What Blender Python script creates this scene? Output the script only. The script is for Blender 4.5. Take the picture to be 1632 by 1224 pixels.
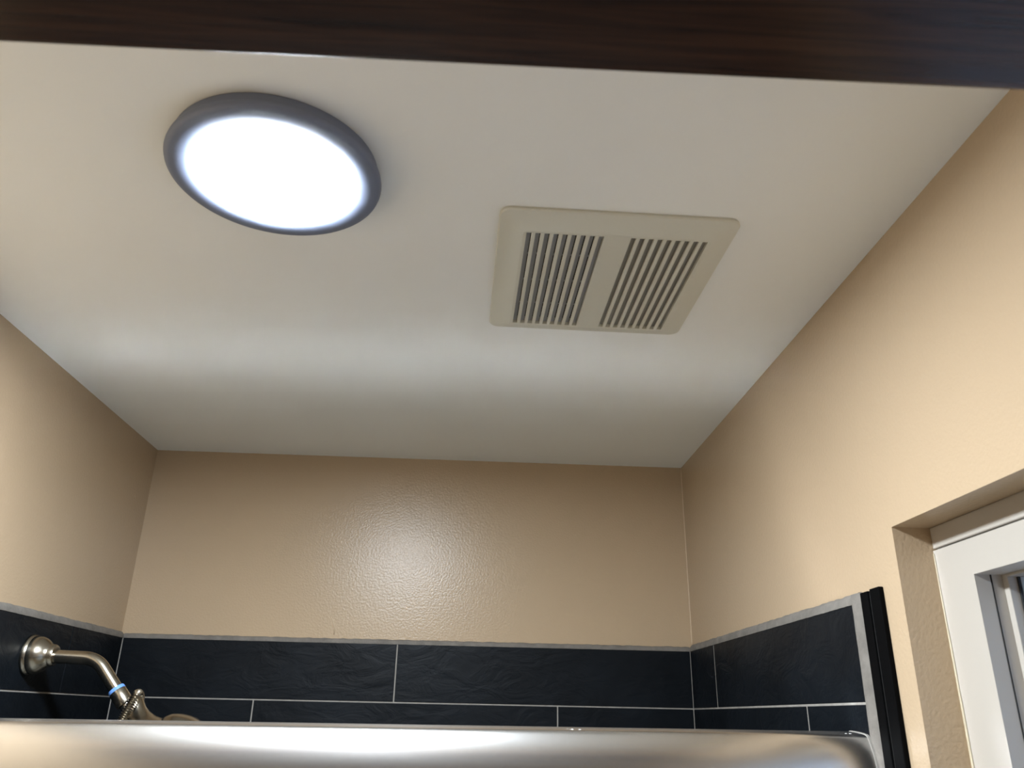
import bpy, bmesh, math, random
from mathutils import Vector, Matrix
for o in list(bpy.data.objects): bpy.data.objects.remove(o)
S = bpy.context.scene
C = S.collection
RND = random.Random(7)

# ------------------------------------------------------------------ camera
H = 2.44                       # ceiling height (metres)
ZC = H - 0.5532                # eye height
XL, XR, YB = -0.7318, 0.4882, 1.8091
YAW, PITCH, ROLL, FPX = 0.0458, 0.3936, 0.0208, 1278.54
def cam_axes():
    cy, sy, cp, sp = math.cos(YAW), math.sin(YAW), math.cos(PITCH), math.sin(PITCH)
    fwd = Vector((sy*cp, cy*cp, sp)); right = Vector((cy, -sy, 0)); up = right.cross(fwd)
    c, s = math.cos(ROLL), math.sin(ROLL)
    return c*right + s*up, -s*right + c*up, fwd
r_, u_, f_ = cam_axes()
cd = bpy.data.cameras.new('camera')
cd.sensor_fit = 'HORIZONTAL'; cd.sensor_width = 36.0; cd.lens = FPX/1632*36.0
cd.clip_start = 0.01; cd.clip_end = 50
cd.dof.use_dof = True; cd.dof.focus_distance = 1.45; cd.dof.aperture_fstop = 12.0
cam = bpy.data.objects.new('camera', cd); C.objects.link(cam)
m = Matrix.Identity(4)
for i in range(3):
    m[i][0], m[i][1], m[i][2] = r_[i], u_[i], -f_[i]
m[2][3] = ZC
cam.matrix_world = m
S.camera = cam

# ------------------------------------------------------------------ world, exposure
w = bpy.data.worlds.new('dusk_sky'); S.world = w; w.use_nodes = True
bg = w.node_tree.nodes['Background']
bg.inputs[0].default_value = (0.30, 0.53, 0.95, 1); bg.inputs[1].default_value = 0.12
S.view_settings.view_transform = 'Standard'
S.view_settings.look = 'None'
S.view_settings.gamma = 1.0
S.view_settings.use_curve_mapping = False
S.view_settings.exposure = 5.0
S.cycles.blur_glossy = 0.0     # keep the light that the metal rail throws back onto the ceiling
LED_POWER = 12.4
LED_COLOR = (0.95, 1.04, 1.13)

# ------------------------------------------------------------------ materials
def mat(name, col, rough=0.5, metal=0.0, spec=0.5, bump=None, var=None, emit=None, coat=0.0, stretch=(1,1,1), bias=None):
    """bump=(scale,strength,dist[,detail]) fine relief; var=(scale,amount) colour variation"""
    mt = bpy.data.materials.new(name); mt.use_nodes = True
    nt = mt.node_tree; b = nt.nodes['Principled BSDF']
    b.inputs['Base Color'].default_value = (*col, 1)
    b.inputs['Roughness'].default_value = rough
    b.inputs['Metallic'].default_value = metal
    b.inputs['Specular IOR Level'].default_value = spec
    b.inputs['Coat Weight'].default_value = coat
    if emit:
        b.inputs['Emission Color'].default_value = (*emit[0], 1); b.inputs['Emission Strength'].default_value = emit[1]
    tc = nt.nodes.new('ShaderNodeTexCoord'); mp = nt.nodes.new('ShaderNodeMapping')
    geo = nt.nodes.new('ShaderNodeNewGeometry')
    nt.links.new(geo.outputs['Position'], mp.inputs['Vector']); mp.inputs['Scale'].default_value = stretch
    if var:
        n = nt.nodes.new('ShaderNodeTexNoise'); n.inputs['Scale'].default_value = var[0]; n.inputs['Detail'].default_value = 5
        nt.links.new(mp.outputs[0], n.inputs['Vector'])
        r = nt.nodes.new('ShaderNodeValToRGB')
        a = var[1]
        r.color_ramp.elements[0].position = 0.3; r.color_ramp.elements[1].position = 0.7
        r.color_ramp.elements[0].color = (*[c*(1-a) for c in col], 1)
        r.color_ramp.elements[1].color = (*[min(1, c*(1+a)) for c in col], 1)
        nt.links.new(n.outputs['Fac'], r.inputs['Fac']); nt.links.new(r.outputs[0], b.inputs['Base Color'])
    if bump:
        n = nt.nodes.new('ShaderNodeTexNoise'); n.inputs['Scale'].default_value = bump[0]
        n.inputs['Detail'].default_value = bump[3] if len(bump) > 3 else 3
        nt.links.new(mp.outputs[0], n.inputs['Vector'])
        bp = nt.nodes.new('ShaderNodeBump'); bp.inputs['Strength'].default_value = bump[1]; bp.inputs['Distance'].default_value = bump[2]
        nt.links.new(n.outputs['Fac'], bp.inputs['Height']); nt.links.new(bp.outputs[0], b.inputs['Normal'])
    return mt

def slate(name):
    mt = mat(name, (0.0055, 0.0074, 0.0100), 0.45, spec=0.12, var=(9, 0.28))
    nt = mt.node_tree; b = nt.nodes['Principled BSDF']
    geo = nt.nodes.new('ShaderNodeNewGeometry')
    mp = nt.nodes.new('ShaderNodeMapping'); mp.inputs['Scale'].default_value = (1, 1, 1.9); mp.inputs['Rotation'].default_value = (0, 0.35, 0)
    nt.links.new(geo.outputs['Position'], mp.inputs['Vector'])
    n1 = nt.nodes.new('ShaderNodeTexNoise'); n1.inputs['Scale'].default_value = 14; n1.inputs['Detail'].default_value = 7
    n1.inputs['Roughness'].default_value = 0.55; n1.inputs['Distortion'].default_value = 0.9
    nt.links.new(mp.outputs[0], n1.inputs['Vector'])
    # layered cleft slate: quantised terraces
    st = nt.nodes.new('ShaderNodeMath'); st.operation = 'MULTIPLY'; st.inputs[1].default_value = 7
    fr = nt.nodes.new('ShaderNodeMath'); fr.operation = 'FLOOR'
    mx = nt.nodes.new('ShaderNodeMath'); mx.operation = 'MULTIPLY_ADD'; mx.inputs[1].default_value = 0.16
    nt.links.new(n1.outputs['Fac'], st.inputs[0]); nt.links.new(st.outputs[0], fr.inputs[0])
    nt.links.new(fr.outputs[0], mx.inputs[0]); nt.links.new(n1.outputs['Fac'], mx.inputs[2])
    bp = nt.nodes.new('ShaderNodeBump'); bp.inputs['Strength'].default_value = 0.48; bp.inputs['Distance'].default_value = 0.004
    nt.links.new(mx.outputs[0], bp.inputs['Height']); nt.links.new(bp.outputs[0], b.inputs['Normal'])
    return mt

def wood(name):
    mt = mat(name, (0.030, 0.013, 0.0075), 0.22, spec=0.22)
    nt = mt.node_tree; b = nt.nodes['Principled BSDF']
    geo = nt.nodes.new('ShaderNodeNewGeometry')
    mp = nt.nodes.new('ShaderNodeMapping'); mp.inputs['Scale'].default_value = (3, 60, 60)
    nt.links.new(geo.outputs['Position'], mp.inputs['Vector'])
    n = nt.nodes.new('ShaderNodeTexNoise'); n.inputs['Scale'].default_value = 3; n.inputs['Detail'].default_value = 6; n.inputs['Distortion'].default_value = 0.6
    nt.links.new(mp.outputs[0], n.inputs['Vector'])
    r = nt.nodes.new('ShaderNodeValToRGB')
    r.color_ramp.elements[0].position = 0.32; r.color_ramp.elements[0].color = (0.014, 0.0048, 0.0026, 1)
    r.color_ramp.elements[1].position = 0.72; r.color_ramp.elements[1].color = (0.050, 0.021, 0.0105, 1)
    nt.links.new(n.outputs['Fac'], r.inputs['Fac']); nt.links.new(r.outputs[0], b.inputs['Base Color'])
    bp = nt.nodes.new('ShaderNodeBump'); bp.inputs['Strength'].default_value = 0.12; bp.inputs['Distance'].default_value = 0.002
    nt.links.new(n.outputs['Fac'], bp.inputs['Height']); nt.links.new(bp.outputs[0], b.inputs['Normal'])
    return mt

M = {}
WALLC = (0.465, 0.350, 0.229)
M['wall'] = mat('beige_semigloss_paint', WALLC, 0.27, spec=0.31, bump=(230, 0.42, 0.0012, 3))
M['ceiling'] = mat('white_ceiling_paint', (0.86, 0.875, 0.85), 0.6, spec=0.3, bump=(180, 0.06, 0.001, 3))
M['floor'] = mat('pale_floor', (0.90, 0.90, 0.885), 0.5, var=(6, 0.04))
M['tile'] = slate('navy_slate_tile')
M['grout'] = mat('grey_grout', (0.30, 0.283, 0.255), 0.9, bump=(400, 0.4, 0.001), var=(60, 0.15))
M['caulk'] = mat('grey_grout_bead', (0.175, 0.160, 0.140), 0.85, bump=(220, 0.5, 0.0015), var=(45, 0.18))
M['black'] = mat('black_edge_trim', (0.0018, 0.0018, 0.002), 0.7, spec=0.05)
M['wood'] = wood('dark_stained_wood')
M['rail'] = mat('satin_aluminium', (0.69, 0.685, 0.675), 0.26, metal=1.0)
M['nickel'] = mat('brushed_nickel', (0.42, 0.385, 0.32), 0.24, metal=1.0)
M['nickel_dark'] = mat('dark_nickel', (0.31, 0.28, 0.225), 0.28, metal=1.0)
M['tape'] = mat('blue_thread_tape', (0.13, 0.30, 0.75), 0.5)
M['vent'] = mat('cream_vent_plastic', (0.645, 0.64, 0.555), 0.45)
M['vent_grey'] = mat('grey_vent_louvre', (0.33, 0.325, 0.32), 0.6)
M['vent_inner'] = mat('shade_toned_vent_pocket', (0.30, 0.28, 0.235), 0.6)  # darker than the cream plastic: shade of a deep slot put into the colour
M['vent_black'] = mat('vent_depth_shade', (0.004, 0.004, 0.005), 0.9, spec=0.1)  # black colour stands in for the shade of a deeper opening
M['rim'] = mat('bloom_lightened_lamp_rim', (0.155, 0.18, 0.25), 0.5)  # black rim, with the lens bloom over it put into a lighter blue-grey
M['led'] = mat('lit_diffuser', (0.9, 0.9, 0.9), 0.5, emit=(LED_COLOR, LED_POWER))
M['vinyl'] = mat('white_window_vinyl', (0.445, 0.41, 0.36), 0.35)
M['cream_caulk'] = mat('cream_caulk', (0.44, 0.38, 0.27), 0.5)
M['gasket'] = mat('black_gasket', (0.01, 0.01, 0.01), 0.6)
M['white_smear'] = mat('white_caulk', (0.8, 0.8, 0.78), 0.6)
fp = mat('frosted_pane', (0.62, 0.63, 0.64), 0.5)
fp.node_tree.nodes['Principled BSDF'].inputs['Transmission Weight'].default_value = 0.6
M['pane'] = fp
fg = mat('clear_door_glass', (0.80, 0.82, 0.82), 0.1)
_n = fg.node_tree; _mx = _n.nodes.new('ShaderNodeMixShader'); _tr = _n.nodes.new('ShaderNodeBsdfTransparent')
_tr.inputs[0].default_value = (0.95, 0.97, 0.96, 1); _mx.inputs[0].default_value = 0.12
_n.links.new(_tr.outputs[0], _mx.inputs[1]); _n.links.new(_n.nodes['Principled BSDF'].outputs[0], _mx.inputs[2])
_n.links.new(_mx.outputs[0], _n.nodes['Material Output'].inputs[0])
M['door_glass'] = fg

# ------------------------------------------------------------------ helpers
def link(name, bm, mt, parent=None, smooth=False, auto=None):
    bmesh.ops.recalc_face_normals(bm, faces=bm.faces)
    me = bpy.data.meshes.new(name); bm.to_mesh(me); bm.free()
    me.materials.append(M[mt])
    if smooth:
        me.shade_smooth()
        if auto is not None: me.set_sharp_from_angle(angle=math.radians(auto))
    o = bpy.data.objects.new(name, me); C.objects.link(o)
    if parent: o.parent = parent
    return o
def box(bm, x0, x1, y0, y1, z0, z1):
    vs = [bm.verts.new((x, y, z)) for x in (x0, x1) for y in (y0, y1) for z in (z0, z1)]
    for f in ((0,1,3,2),(4,6,7,5),(0,4,5,1),(2,3,7,6),(0,2,6,4),(1,5,7,3)): bm.faces.new([vs[i] for i in f])
def bbox(bm, *a, bev=0.001, seg=2):
    t = bmesh.new(); box(t, *a)
    bmesh.ops.bevel(t, geom=t.edges[:], offset=bev, segments=seg, affect='EDGES', profile=0.6)
    me = bpy.data.meshes.new('tmp'); t.to_mesh(me); t.free(); bm.from_mesh(me); bpy.data.meshes.remove(me)
def lathe(bm, prof, n=48, mtx=None):
    """prof: (r, h) about +Z"""
    rings = []
    for r, h in prof:
        if r < 1e-6: rings.append([bm.verts.new((0, 0, h))])
        else: rings.append([bm.verts.new((r*math.cos(2*math.pi*i/n), r*math.sin(2*math.pi*i/n), h)) for i in range(n)])
    for a, b in zip(rings, rings[1:]):
        for i in range(n):
            j = (i+1) % n
            if len(a) == 1 and len(b) == 1: continue
            if len(a) == 1: bm.faces.new((a[0], b[j], b[i]))
            elif len(b) == 1: bm.faces.new((a[i], a[j], b[0]))
            else: bm.faces.new((a[i], a[j], b[j], b[i]))
    if mtx: bmesh.ops.transform(bm, matrix=mtx, verts=bm.verts[:])
def axis_mtx(origin, d):
    q = Vector((0, 0, 1)).rotation_difference(Vector(d).normalized())
    return Matrix.Translation(origin) @ q.to_matrix().to_4x4()
def tube(bm, pts, rads, n=20, cap=True):
    pts = [Vector(p) for p in pts]; rings = []
    up = Vector((0, 1, 0.01)).normalized()
    for i, p in enumerate(pts):
        t = (pts[min(i+1, len(pts)-1)] - pts[max(i-1, 0)]).normalized()
        a = (up - t*up.dot(t))
        if a.length < 1e-3: a = Vector((1, 0, 0)) - t*t.x
        a.normalize(); up = a; b = t.cross(a)
        r = rads[i] if isinstance(rads, (list, tuple)) else rads
        rings.append([bm.verts.new(p + a*r*math.cos(2*math.pi*k/n) + b*r*math.sin(2*math.pi*k/n)) for k in range(n)])
    for a, b in zip(rings, rings[1:]):
        for k in range(n): bm.faces.new((a[k], a[(k+1) % n], b[(k+1) % n], b[k]))
    if cap: bm.faces.new(rings[0]); bm.faces.new(rings[-1])
def spline(ctrl, per=12):
    P = [Vector(c) for c in ctrl]; P = [2*P[0]-P[1]] + P + [2*P[-1]-P[-2]]; out = []
    for i in range(1, len(P)-2):
        for k in range(per):
            t = k/per; a, b, c, d = P[i-1:i+3]
            out.append(0.5*((2*b)+(c-a)*t+(2*a-5*b+4*c-d)*t*t+(-a+3*b-3*c+d)*t**3))
    out.append(P[-2]); return out
def resample(pts, step):
    out = [pts[0]]; acc = 0
    for a, b in zip(pts, pts[1:]):
        L = (b-a).length; s = step-acc
        while s <= L:
            out.append(a + (b-a)*(s/L)); s += step
        acc = (acc+L) % step
    return out
def empty(name, loc=(0,0,0), rz=0.0):
    o = bpy.data.objects.new(name, None); o.location = loc; o.rotation_euler = (0, 0, rz); o.empty_display_size = 0.05
    C.objects.link(o); return o
def tag(o, label, cat=None, kind=None, group=None):
    o['label'] = label
    if cat: o['category'] = cat
    if kind: o['kind'] = kind
    if group: o['group'] = group
    return o
def structure(o, label): o['kind'] = 'structure'; o['label'] = label; return o

# ------------------------------------------------------------------ room shell
YR = -1.10                       # wall behind the viewer
T = 0.10
bm = bmesh.new(); box(bm, XL-T, XR+0.2, YR-T, YB+T, -0.1, 0.0)
floor = structure(link('floor', bm, 'floor'), 'pale floor below the view')
bm = bmesh.new(); box(bm, XL-T, XR+0.2, YR-T, YB+T, H, H+0.1)
ceil = structure(link('ceiling', bm, 'ceiling'), 'smooth off-white painted ceiling holding round light and square vent')
bm = bmesh.new(); box(bm, XL-T, XR+0.2, YB, YB+T, 0, H)
wall_back = structure(link('wall_back', bm, 'wall'), 'glossy beige painted wall above navy tiles at the far end')
bm = bmesh.new(); box(bm, XL-T, XL, YR-T, YB, 0, H)
wall_left = structure(link('wall_left', bm, 'wall'), 'beige painted wall on the shower head side')
bm = bmesh.new(); box(bm, XL, XR, YR-T, YR, 0, H)
wall_rear = structure(link('wall_rear', bm, 'wall'), 'beige wall behind the viewer')
# right wall with window opening
WY0, WY1, WZ0, WZ1 = 0.22, 0.9037, 1.12, ZC+0.2134
WT = 0.16
bm = bmesh.new()
box(bm, XR, XR+WT, YR-T, WY0, 0, H); box(bm, XR, XR+WT, WY1, YB, 0, H)
box(bm, XR, XR+WT, WY0, WY1, 0, WZ0); box(bm, XR, XR+WT, WY0, WY1, WZ1, H)
wall_right = structure(link('wall_right', bm, 'wall'), 'beige painted wall on the right with deep window recess')

# ------------------------------------------------------------------ tiles, grout, edge beads
TT = 0.008                       # tile face stands this far off the wall
ZTOP = ZC+0.139; PITCH_Z = 0.1165; G = 0.0028; NROW = 6; TL = 0.629
ZJ1 = ZC+0.0235
def row_z(r):
    z1 = ZTOP if r == 0 else ZJ1 - (r-1)*PITCH_Z - G/2
    z0 = ZJ1 - r*PITCH_Z + G/2
    return z0, z1
XTL, XTR, YTB = XL+TT, XR-TT, YB-TT        # tile face planes
YEND = 1.012
def tiles(parent, axis, lo, hi, joints, g=G):
    for r in range(NROW):
        z0, z1 = row_z(r)
        j = sorted(v for v in joints[r % 2] if lo+0.01 < v < hi-0.01)
        ed = [lo-g/2+0.0012] + j + [hi+g/2-0.0012]
        for a, b in zip(ed, ed[1:]):
            a += g/2; b -= g/2
            bm = bmesh.new()
            if axis == 'back': bbox(bm, a, b, YTB+RND.uniform(-.0003,.0003), YB-0.001, z0, z1, bev=0.0009)
            elif axis == 'left': bbox(bm, XL+0.001, XTL+RND.uniform(-.0003,.0003), a, b, z0, z1, bev=0.0009)
            else: bbox(bm, XTR+RND.uniform(-.0003,.0003), XR-0.001, a, b, z0, z1, bev=0.0009)
            link('tile', bm, 'tile', parent)
    zb = row_z(NROW-1)[0]-G
    bm = bmesh.new()
    if axis == 'back': box(bm, lo-TT, hi+TT, YB-TT+0.0014, YB, 0, ZTOP)
    elif axis == 'left': box(bm, XL, XTL-0.0014, lo, hi, 0, ZTOP)
    else: box(bm, XTR+0.0008, XR, lo, hi, 0, ZTOP)
    link('grout', bm, 'grout', parent)
tiles(wall_back, 'back', XTL, XTR, ([-0.150], [-0.437, 0.192]))
tiles(wall_left, 'left', 0.98, YTB, ([1.573, 0.944], [1.259]), 0.0012)
tiles(wall_right, 'right', YEND, YTB, ([1.627, 0.998], [1.1958]), 0.0042)

def bead(parent, pts, n, wdt, prot, jit, name='grout_bead'):
    """irregular grout bead: pts(t) -> (base point, across vector, out vector)"""
    bm = bmesh.new(); rows = []
    for i in range(n+1):
        b, a, o = pts(i/n)
        w = wdt*(1+RND.uniform(-jit, jit)); k = RND.uniform(-jit, jit)*wdt*0.25
        prof = [(k-0.0006, 0), (k-0.0006, prot), (w*0.55, prot*0.98), (w*0.92, prot*0.55), (w, 0)]
        rows.append([bm.verts.new(b + a*u + o*v) for u, v in prof])
    for r1, r2 in zip(rows, rows[1:]):
        for k in range(len(r1)-1): bm.faces.new((r1[k], r1[k+1], r2[k+1], r2[k]))
    bm.faces.new(rows[0]); bm.faces.new(rows[-1])
    return link(name, bm, 'caulk', parent, smooth=True, auto=50)
V = Vector
Z = V((0, 0, 1))
BW = 0.0125
bead(wall_back, lambda t: (V((XTL+(XTR-XTL)*t, YB, ZTOP)), Z, V((0,-1,0))), 150, 0.0095, TT+0.0005, 0.07)
bead(wall_left, lambda t: (V((XL, 0.98+(YTB-0.98)*t, ZTOP)), Z, V((1,0,0))), 110, BW, TT+0.0005, 0.06)
bead(wall_right, lambda t: (V((XR, YTB+(YEND-0.012-YTB)*t, ZTOP)), Z, V((-1,0,0))), 110, BW+0.001, TT+0.0005, 0.06)
bead(wall_right, lambda t: (V((XR, YEND, ZTOP+0.0115-(ZTOP+0.0115)*t)), V((0,-1,0)), V((-1,0,0))), 160, 0.024, TT+0.0008, 0.08)
bm = bmesh.new(); bbox(bm, XR-0.0085, XR, 0.969, 0.9885, 0, ZTOP+0.0105, bev=0.0012)
tag(link('edge_trim', bm, 'black', wall_right), 'black edge strip beside the grey grout')
bm = bmesh.new(); bbox(bm, XR-0.0065, XR, 0.944, 0.9675, 0, ZTOP+0.0125, bev=0.0015)
tag(link('edge_trim', bm, 'black', wall_right), 'wider outer black edge strip')
bm = bmesh.new(); bbox(bm, XR-0.006, XR, 0.9672, 0.9692, 0, ZTOP+0.009, bev=0.0004)
link('trim_gap', bm, 'gasket', wall_right)

# painted bead in the far right corner and a dried paint run above the tiles
M['corner'] = mat('pale_paint_bead', (0.56, 0.43, 0.29), 0.4)
bm = bmesh.new(); tube(bm, [V((XR-0.0006+RND.uniform(-.0003, .0003), YB-0.0006, ZTOP+0.012+(H-ZTOP-0.013)*i/40)) for i in range(41)], 0.0016, 8)
link('corner_bead', bm, 'corner', wall_back, True)
bm = bmesh.new(); tube(bm, [V((-0.301, YB-0.0002, ZC+0.196)), V((-0.293, YB-0.0002, ZC+0.186)), V((-0.288, YB-0.0002, ZC+0.172)), V((-0.287, YB-0.0002, ZC+0.156))], [0.0006, 0.0011, 0.0014, 0.0012], 8)
link('paint_run', bm, 'corner', wall_back, True)

# ------------------------------------------------------------------ window (right wall)
win = empty('window_1', (XR, (WY0+WY1)/2, WZ0)); structure(win, 'white vinyl window set deep in the right wall')
bpy.context.view_layer.update()
def wpart(name, bm, mt, parent=win, smooth=False, auto=None):
    bmesh.ops.translate(bm, vec=-Vector(win.location), verts=bm.verts[:])
    return link(name, bm, mt, parent, smooth, auto)
FX = 0.533
fy0, fy1, fz0 = WY0, WY1, WZ0
sy1, sz1 = 0.836, ZC+0.1495                 # sash opening corner
sy0, sz0 = WY0+0.068, WZ0+0.06
bm = bmesh.new()
bbox(bm, FX, FX+0.09, fy0, fy1, ZC+0.1888, WZ1, bev=0.002, seg=3); wpart('head_strip', bm, 'vinyl')
for nm, a in (('frame_stile', (FX, FX+0.09, sy1, fy1, fz0, ZC+0.1868)), ('frame_stile', (FX, FX+0.09, fy0, sy0, fz0, ZC+0.1868)),
              ('frame_head', (FX, FX+0.09, sy0, sy1, sz1, ZC+0.1868)), ('frame_sill', (FX, FX+0.09, sy0, sy1, fz0, sz0))):
    bm = bmesh.new(); box(bm, *a); wpart(nm, bm, 'vinyl')
bm = bmesh.new(); box(bm, FX+0.004, FX+0.09, fy0, fy1-0.009, ZC+0.1867, ZC+0.1889); wpart('shadow_gap', bm, 'gasket')
# sash set back inside the frame: channel groove, stepped stile, gasket, pane
SX = 0.563; iy1, iz1 = 0.8275, ZC+0.1465
iy0, iz0 = sy0+0.010, sz0+0.012
bm = bmesh.new()
for ya, yb in ((sy1-0.0006, sy1+0.0002), (sy0-0.0002, sy0+0.0006)): box(bm, 0.5500, 0.5514, ya, yb, sz0, sz1)
wpart('track_groove', bm, 'gasket')
for nm, a in (('sash_stile', (SX, SX+0.03, iy1, sy1, sz0, sz1)), ('sash_stile', (SX, SX+0.03, sy0, iy0, sz0, sz1)),
              ('sash_head', (SX, SX+0.03, iy0, iy1, iz1, sz1)), ('sash_sill', (SX, SX+0.03, iy0, iy1, sz0, iz0))):
    bm = bmesh.new(); bbox(bm, *a, bev=0.0008); wpart(nm, bm, 'vinyl')
bm = bmesh.new()
box(bm, SX+0.010, SX+0.0132, iy1-0.0025, iy1, iz0, iz1); box(bm, SX+0.010, SX+0.0132, iy0, iy0+0.0025, iz0, iz1)
wpart('gasket', bm, 'gasket')
bm = bmesh.new(); box(bm, SX+0.0125, SX+0.0165, iy0, iy1, iz0, iz1); wpart('pane', bm, 'pane')
# cream caulk line where the recess meets the vinyl frame
bm = bmesh.new(); rows = []
for i in range(60):
    z = WZ0 + (WZ1-0.03-WZ0)*i/59; wv = 0.0015 + 0.009*max(0, 1-(z-WZ0)/(WZ1-0.03-WZ0))**0.6*0.75 + RND.uniform(-.0004, .0004)
    rows.append([bm.verts.new((FX-0.0008, WY1, z)), bm.verts.new((FX-0.0006, WY1-wv*0.4, z)), bm.verts.new((FX-0.0001, WY1-wv, z)), bm.verts.new((FX, WY1, z))])
for a, b in zip(rows, rows[1:]):
    for k in range(3): bm.faces.new((a[k], a[k+1], b[k+1], b[k]))
wpart('caulk_line', bm, 'cream_caulk', smooth=True)

# ------------------------------------------------------------------ dark wooden header close to the viewer
HY, HZ = 0.3105, ZC+0.30
bm = bmesh.new(); bbox(bm, XL, XR, -0.115, 0.0, 0.0, 0.13, bev=0.004, seg=5)
hd = link('door_header', bm, 'wood', None, smooth=True, auto=40)
hd.location = (0, HY, HZ); hd.rotation_euler = (0, 0, math.radians(-0.55))
tag(hd, 'dark brown stained wooden header crossing overhead, nearest the viewer', 'beam')
bm = bmesh.new(); box(bm, XL, XR, HY-0.10, HY-0.015, HZ+0.125, H)
wall_front = structure(link('wall_front', bm, 'wall'), 'beige wall above the dark wooden header')

# ------------------------------------------------------------------ round LED ceiling light
LX, LY, LR = -0.2275, 0.729, 0.1135
D_ = 0.020
lamp = tag(empty('ceiling_light', (LX, LY, H)), 'lit round flush ceiling light with dark rim lightened for lens bloom', 'light')
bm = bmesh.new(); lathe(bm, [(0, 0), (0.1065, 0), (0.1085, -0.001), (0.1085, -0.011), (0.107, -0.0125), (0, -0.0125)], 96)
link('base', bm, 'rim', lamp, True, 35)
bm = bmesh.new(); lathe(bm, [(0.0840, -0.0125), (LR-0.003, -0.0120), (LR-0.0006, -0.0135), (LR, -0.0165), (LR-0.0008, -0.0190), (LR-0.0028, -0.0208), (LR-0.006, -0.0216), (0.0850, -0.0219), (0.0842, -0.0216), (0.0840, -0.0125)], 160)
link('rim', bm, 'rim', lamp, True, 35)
bm = bmesh.new(); lathe(bm, [(0.0838, -0.014), (0.0838, -0.0228), (0.0834, -0.0232), (0.0820, -0.0236), (0.06, -0.0239), (0.03, -0.0240), (0, -0.0240)], 160)
tag(link('diffuser', bm, 'led', lamp, True), 'glowing white diffuser disc')

# ------------------------------------------------------------------ square exhaust vent cover
VX, VY = 0.1605, 0.942
VW, VL, VD = 0.145, 0.154, 0.014        # half width, half length, depth
vent = tag(empty('exhaust_vent', (VX, VY, H), math.radians(0.9)), 'square cream plastic exhaust vent cover with two banks of slots', 'vent')
def rrect(hw, hl, r, z, n=6):
    out = []
    for cx, cy, a0 in ((hw-r, hl-r, 0), (-hw+r, hl-r, 90), (-hw+r, -hl+r, 180), (hw-r, -hl+r, 270)):
        for k in range(n+1):
            a = math.radians(a0+90*k/n); out.append((cx+r*math.cos(a), cy+r*math.sin(a), z))
    return out
GX0, GX1, GY = 0.0165, 0.111, 0.120
bm = bmesh.new()
loops = [rrect(VW-0.001, VL-0.001, 0.014, 0), rrect(VW, VL, 0.015, -0.0035), rrect(VW-0.0012, VL-0.0012, 0.0145, -0.0052), rrect(VW-0.010, VL-0.010, 0.012, -0.0075),
         rrect(VW-0.020, VL-0.020, 0.010, -0.0112), rrect(VW-0.026, VL-0.026, 0.009, -0.0132), rrect(VW-0.030, VL-0.030, 0.008, -VD)]
rings = [[bm.verts.new(p) for p in L] for L in loops]
for a, b in zip(rings, rings[1:]):
    for k in range(len(a)): bm.faces.new((a[k], a[(k+1) % len(a)], b[(k+1) % len(a)], b[k]))
edges = [bm.edges.get((rings[-1][k], rings[-1][(k+1) % len(rings[-1])])) for k in range(len(rings[-1]))]
for s in (-1, 1):
    xa, xb = sorted((s*GX0, s*GX1))
    q = [bm.verts.new(p) for p in ((xa, -GY, -VD), (xb, -GY, -VD), (xb, GY, -VD), (xa, GY, -VD))]
    q2 = [bm.verts.new((v.co.x, v.co.y, -0.0012)) for v in q]
    for k in range(4):
        edges.append(bm.edges.new((q[k], q[(k+1) % 4])))
    for k in range(4): bm.faces.new((q[k], q[(k+1) % 4], q2[(k+1) % 4], q2[k]))
bmesh.ops.triangle_fill(bm, edges=edges, use_beauty=True, normal=(0, 0, -1))
link('frame', bm, 'vent', vent, True, 7)
PW = (GX1-GX0-0.0062)/8; SW = 0.0062
slat_me = None
for s in (-1, 1):
    x0 = -GX1 if s < 0 else GX0
    for k in range(8):
        xa = x0 + k*PW + SW; xb = x0 + (k+1)*PW
        if slat_me is None:
            bm = bmesh.new(); bbox(bm, -(xb-xa)/2, (xb-xa)/2, -GY, GY, -VD, -VD+0.0035, bev=0.0005, seg=1)
            o = link('slat', bm, 'vent', vent); slat_me = o.data
        else:
            o = bpy.data.objects.new('slat', slat_me); C.objects.link(o); o.parent = vent
        o.location = ((xa+xb)/2, 0, 0)
# left bank: grey louvres with cross ribs over a plate blackened as deep shade; right bank: closed pocket with slot shade in its colour
bm = bmesh.new(); box(bm, -GX1, -GX0, -GY, GY, -0.0022, -0.0012); link('depth_shade_plate', bm, 'vent_black', vent)
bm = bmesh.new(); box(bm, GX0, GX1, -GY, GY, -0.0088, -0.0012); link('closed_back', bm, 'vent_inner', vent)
for k in range(9):
    xa = -GX1 + k*PW - 0.0012; xb = -GX1 + k*PW + SW - 0.0006
    bm = bmesh.new(); box(bm, max(xa, -GX1), xb, -GY, GY, -0.0088, -0.0080); link('louvre', bm, 'vent_grey', vent)
for yy in (-0.065, 0.0, 0.065):
    bm = bmesh.new(); box(bm, -GX1, -GX0, yy-0.0012, yy+0.0012, -0.0084, -0.0074); link('cross_rib', bm, 'vent_grey', vent)

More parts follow.
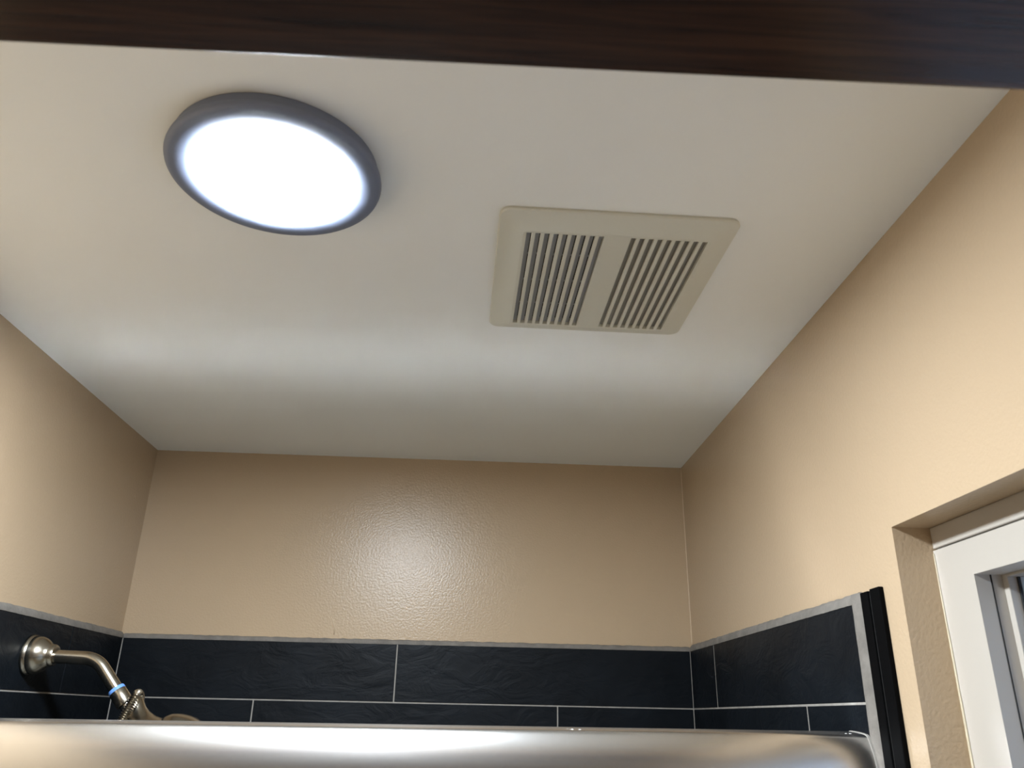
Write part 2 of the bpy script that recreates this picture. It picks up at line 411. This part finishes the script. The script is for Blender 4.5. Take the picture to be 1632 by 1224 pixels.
# ------------------------------------------------------------------ shower door with satin header rail
door = tag(empty('shower_door', (0, 1.0, 0)), 'satin metal shower door header rail along the bottom of the view', 'shower door')
RZ = ZC
prof = [(1.062, -0.075), (1.062, -0.0092), (1.0612, -0.0084), (1.0595, -0.0082), (1.0530, -0.00845), (1.0460, -0.00885), (1.0390, -0.00935), (1.0325, -0.00990), (1.0270, -0.01045), (1.0225, -0.01105), (1.0195, -0.01165), (1.0175, -0.0124), (1.0160, -0.0134), (1.0148, -0.0147), (1.0136, -0.0165), (1.0122, -0.0187), (1.0107, -0.0213), (1.0093, -0.0240), (1.0080, -0.0268), (1.0066, -0.0302), (1.0050, -0.0347), (1.0036, -0.0395), (1.0022, -0.0455), (1.0010, -0.0520), (1.0002, -0.0600), (1.0, -0.068), (1.002, -0.073), (1.008, -0.075)]
def sweep_x(bm, pr, x0, x1, n=1, grow=0.0, z=0.0):
    cy = sum(p[0] for p in pr)/len(pr); cz = sum(p[1] for p in pr)/len(pr); rings = []
    for i in range(n+1):
        x = x0+(x1-x0)*i/n; dz = -0.0042*(0.4782-x)/1.0
        rings.append([bm.verts.new((x, a-1.0+(grow if a > cy else -grow), RZ+b+dz+(grow if b > cz else -grow))) for a, b in pr])
    for A, B in zip(rings, rings[1:]):
        for k in range(len(A)): bm.faces.new((A[k], A[(k+1) % len(A)], B[(k+1) % len(A)], B[k]))
    bm.faces.new(rings[0]); bm.faces.new(rings[-1])
bm = bmesh.new(); sweep_x(bm, prof, XTL+0.0015, 0.4770)
rail = link('header_rail', bm, 'rail', door, True, 32)
bm = bmesh.new(); sweep_x(bm, prof, 0.4770, XTR-0.0003, grow=0.0008)
tag(link('end_cap', bm, 'grout', door, True, 50), 'thin pale end seal')
for yy, xa, xb in ((0.020, -0.715, -0.08), (0.044, -0.14, 0.47)):
    bm = bmesh.new(); bbox(bm, xa, xb, yy-0.004, yy+0.004, 0.14, ZC-0.06, bev=0.001); link('glass_panel', bm, 'door_glass', door)
bm = bmesh.new(); bbox(bm, XTL+0.001, XTR-0.001, 0.0, 0.09, 0.001, 0.14, bev=0.006); link('curb', bm, 'white_smear', door)
def smear(cx, cy, L, wd, n):
    bm = bmesh.new()
    for _ in range(n):
        x = cx+RND.uniform(-L, L); y = cy+RND.uniform(-wd, wd); r = RND.uniform(0.0004, 0.0013)
        dz = -0.0042*(0.4782-x)
        t = bmesh.new(); lathe(t, [(r*1.8, -0.0004), (r*1.5, r*0.45), (0, r*0.65)], 8, Matrix.Translation((x, y, RZ-0.0107+dz)))
        me = bpy.data.meshes.new('t'); t.to_mesh(me); t.free(); bm.from_mesh(me); bpy.data.meshes.remove(me)
    return link('caulk_smear', bm, 'white_smear', door, True)
smear(0.129, 0.030, 0.012, 0.004, 14); smear(0.455, 0.034, 0.010, 0.006, 9); smear(0.245, 0.034, 0.002, 0.002, 3)

# ------------------------------------------------------------------ shower head on the left wall
AY, AZ = 1.438, ZC+0.080
sh = tag(empty('shower_head', (XTL, AY, AZ)), 'brushed nickel shower head and ribbed hose on bent wall arm', 'shower head')
def spart(name, bm, mt, smooth=True, auto=40, parent=sh):
    bmesh.ops.translate(bm, vec=-Vector(sh.location), verts=bm.verts[:]); return link(name, bm, mt, parent, smooth, auto)
bm = bmesh.new()
lathe(bm, [(0, 0), (0.0315, 0), (0.0325, 0.002), (0.0322, 0.005), (0.0300, 0.008), (0.0302, 0.0095), (0.0300, 0.014), (0.0285, 0.020), (0.0255, 0.0255), (0.0215, 0.030), (0.0185, 0.0335), (0.0175, 0.0365), (0.0172, 0.0405), (0.0155, 0.043), (0.0110, 0.0435), (0, 0.0435)], 56, axis_mtx((XTL, AY, AZ), (1, 0, 0)))
spart('wall_flange', bm, 'nickel')
# arm: straight run then a smooth bend downwards
dn = math.radians(49)
bx, br = -0.6340, 0.045
pts = [V((XTL+0.02, AY, AZ-0.001)), V((-0.68, AY, AZ-0.0018)), V((bx, AY, AZ-0.003))]
for k in range(1, 13):
    a = dn*k/12; pts.append(V((bx+br*math.sin(a), AY, AZ-0.003-br*(1-math.cos(a)))))
tip = V((-0.5690, AY, ZC+0.0300)); L0 = pts[-1]; dirv = V((math.cos(dn), 0, -math.sin(dn)))
end = L0 + dirv*((tip-L0).dot(dirv))
pts += [L0+(end-L0)*0.5, end]
bm = bmesh.new(); tube(bm, pts, 0.0107, 28); spart('arm', bm, 'nickel')
bm = bmesh.new(); lathe(bm, [(0.0100, -0.003), (0.0128, -0.003), (0.0134, -0.001), (0.0134, 0.002), (0.0125, 0.003), (0.010, 0.003)], 32, axis_mtx(end, dirv)); spart('thread_tape', bm, 'tape')
bm = bmesh.new(); lathe(bm, [(0, 0.002), (0.0128, 0.002), (0.0136, 0.0035), (0.0138, 0.026), (0.0130, 0.028), (0.0100, 0.029), (0.0100, 0.034), (0, 0.034)], 36, axis_mtx(end, dirv)); spart('collar', bm, 'nickel')
bd = V((0.20, 0.0, -0.98)).normalized(); b0 = V((-0.5405, AY+0.002, ZC+0.021))
bm = bmesh.new(); lathe(bm, [(0, 0), (0.0115, 0.0), (0.0128, 0.003), (0.0135, 0.010), (0.0162, 0.020), (0.0220, 0.029), (0.0310, 0.037), (0.0420, 0.043), (0.0480, 0.047), (0.0490, 0.058), (0.0450, 0.063), (0, 0.064)], 56, axis_mtx(b0, bd)); spart('spray_body', bm, 'nickel')
# flat hand spray resting beyond the body
hp = V((-0.458, 1.442, ZC-0.0275)); hdv = V((0.22, -0.10, 0.97)).normalized()
bm = bmesh.new(); lathe(bm, [(0, -0.016), (0.030, -0.016), (0.037, -0.012), (0.0385, -0.004), (0.036, 0.006), (0.030, 0.013), (0.022, 0.018), (0.010, 0.0205), (0, 0.021)], 48, axis_mtx(hp, hdv)); spart('hand_spray', bm, 'nickel')
bm = bmesh.new(); tube(bm, [hp+V((-0.005, 0, -0.006)), hp+V((-0.04, 0.0, -0.035)), hp+V((-0.065, 0.0, -0.10)), hp+V((-0.07, 0.0, -0.17))], [0.016, 0.015, 0.013, 0.012], 20); spart('spray_handle', bm, 'nickel')
# ribbed hose looping over the body
path = spline([(-0.5370, 1.460, ZC-0.050), (-0.5370, 1.458, ZC-0.012), (-0.5360, 1.450, ZC+0.012), (-0.5330, 1.434, ZC+0.0225), (-0.5300, 1.417, ZC+0.0205), (-0.5335, 1.4085, ZC+0.006), (-0.5410, 1.405, ZC-0.018), (-0.553, 1.402, ZC-0.055), (-0.57, 1.402, ZC-0.13), (-0.585, 1.404, ZC-0.30), (-0.585, 1.41, ZC-0.52), (-0.56, 1.42, ZC-0.60), (-0.535, 1.43, ZC-0.52), (-0.53, 1.438, ZC-0.24)], 30)
path = resample(path, 0.00085)
bm = bmesh.new(); tube(bm, path, [0.0070+0.0010*math.cos(2*math.pi*i/4) for i in range(len(path))], 14); spart('ribbed_hose', bm, 'nickel_dark')
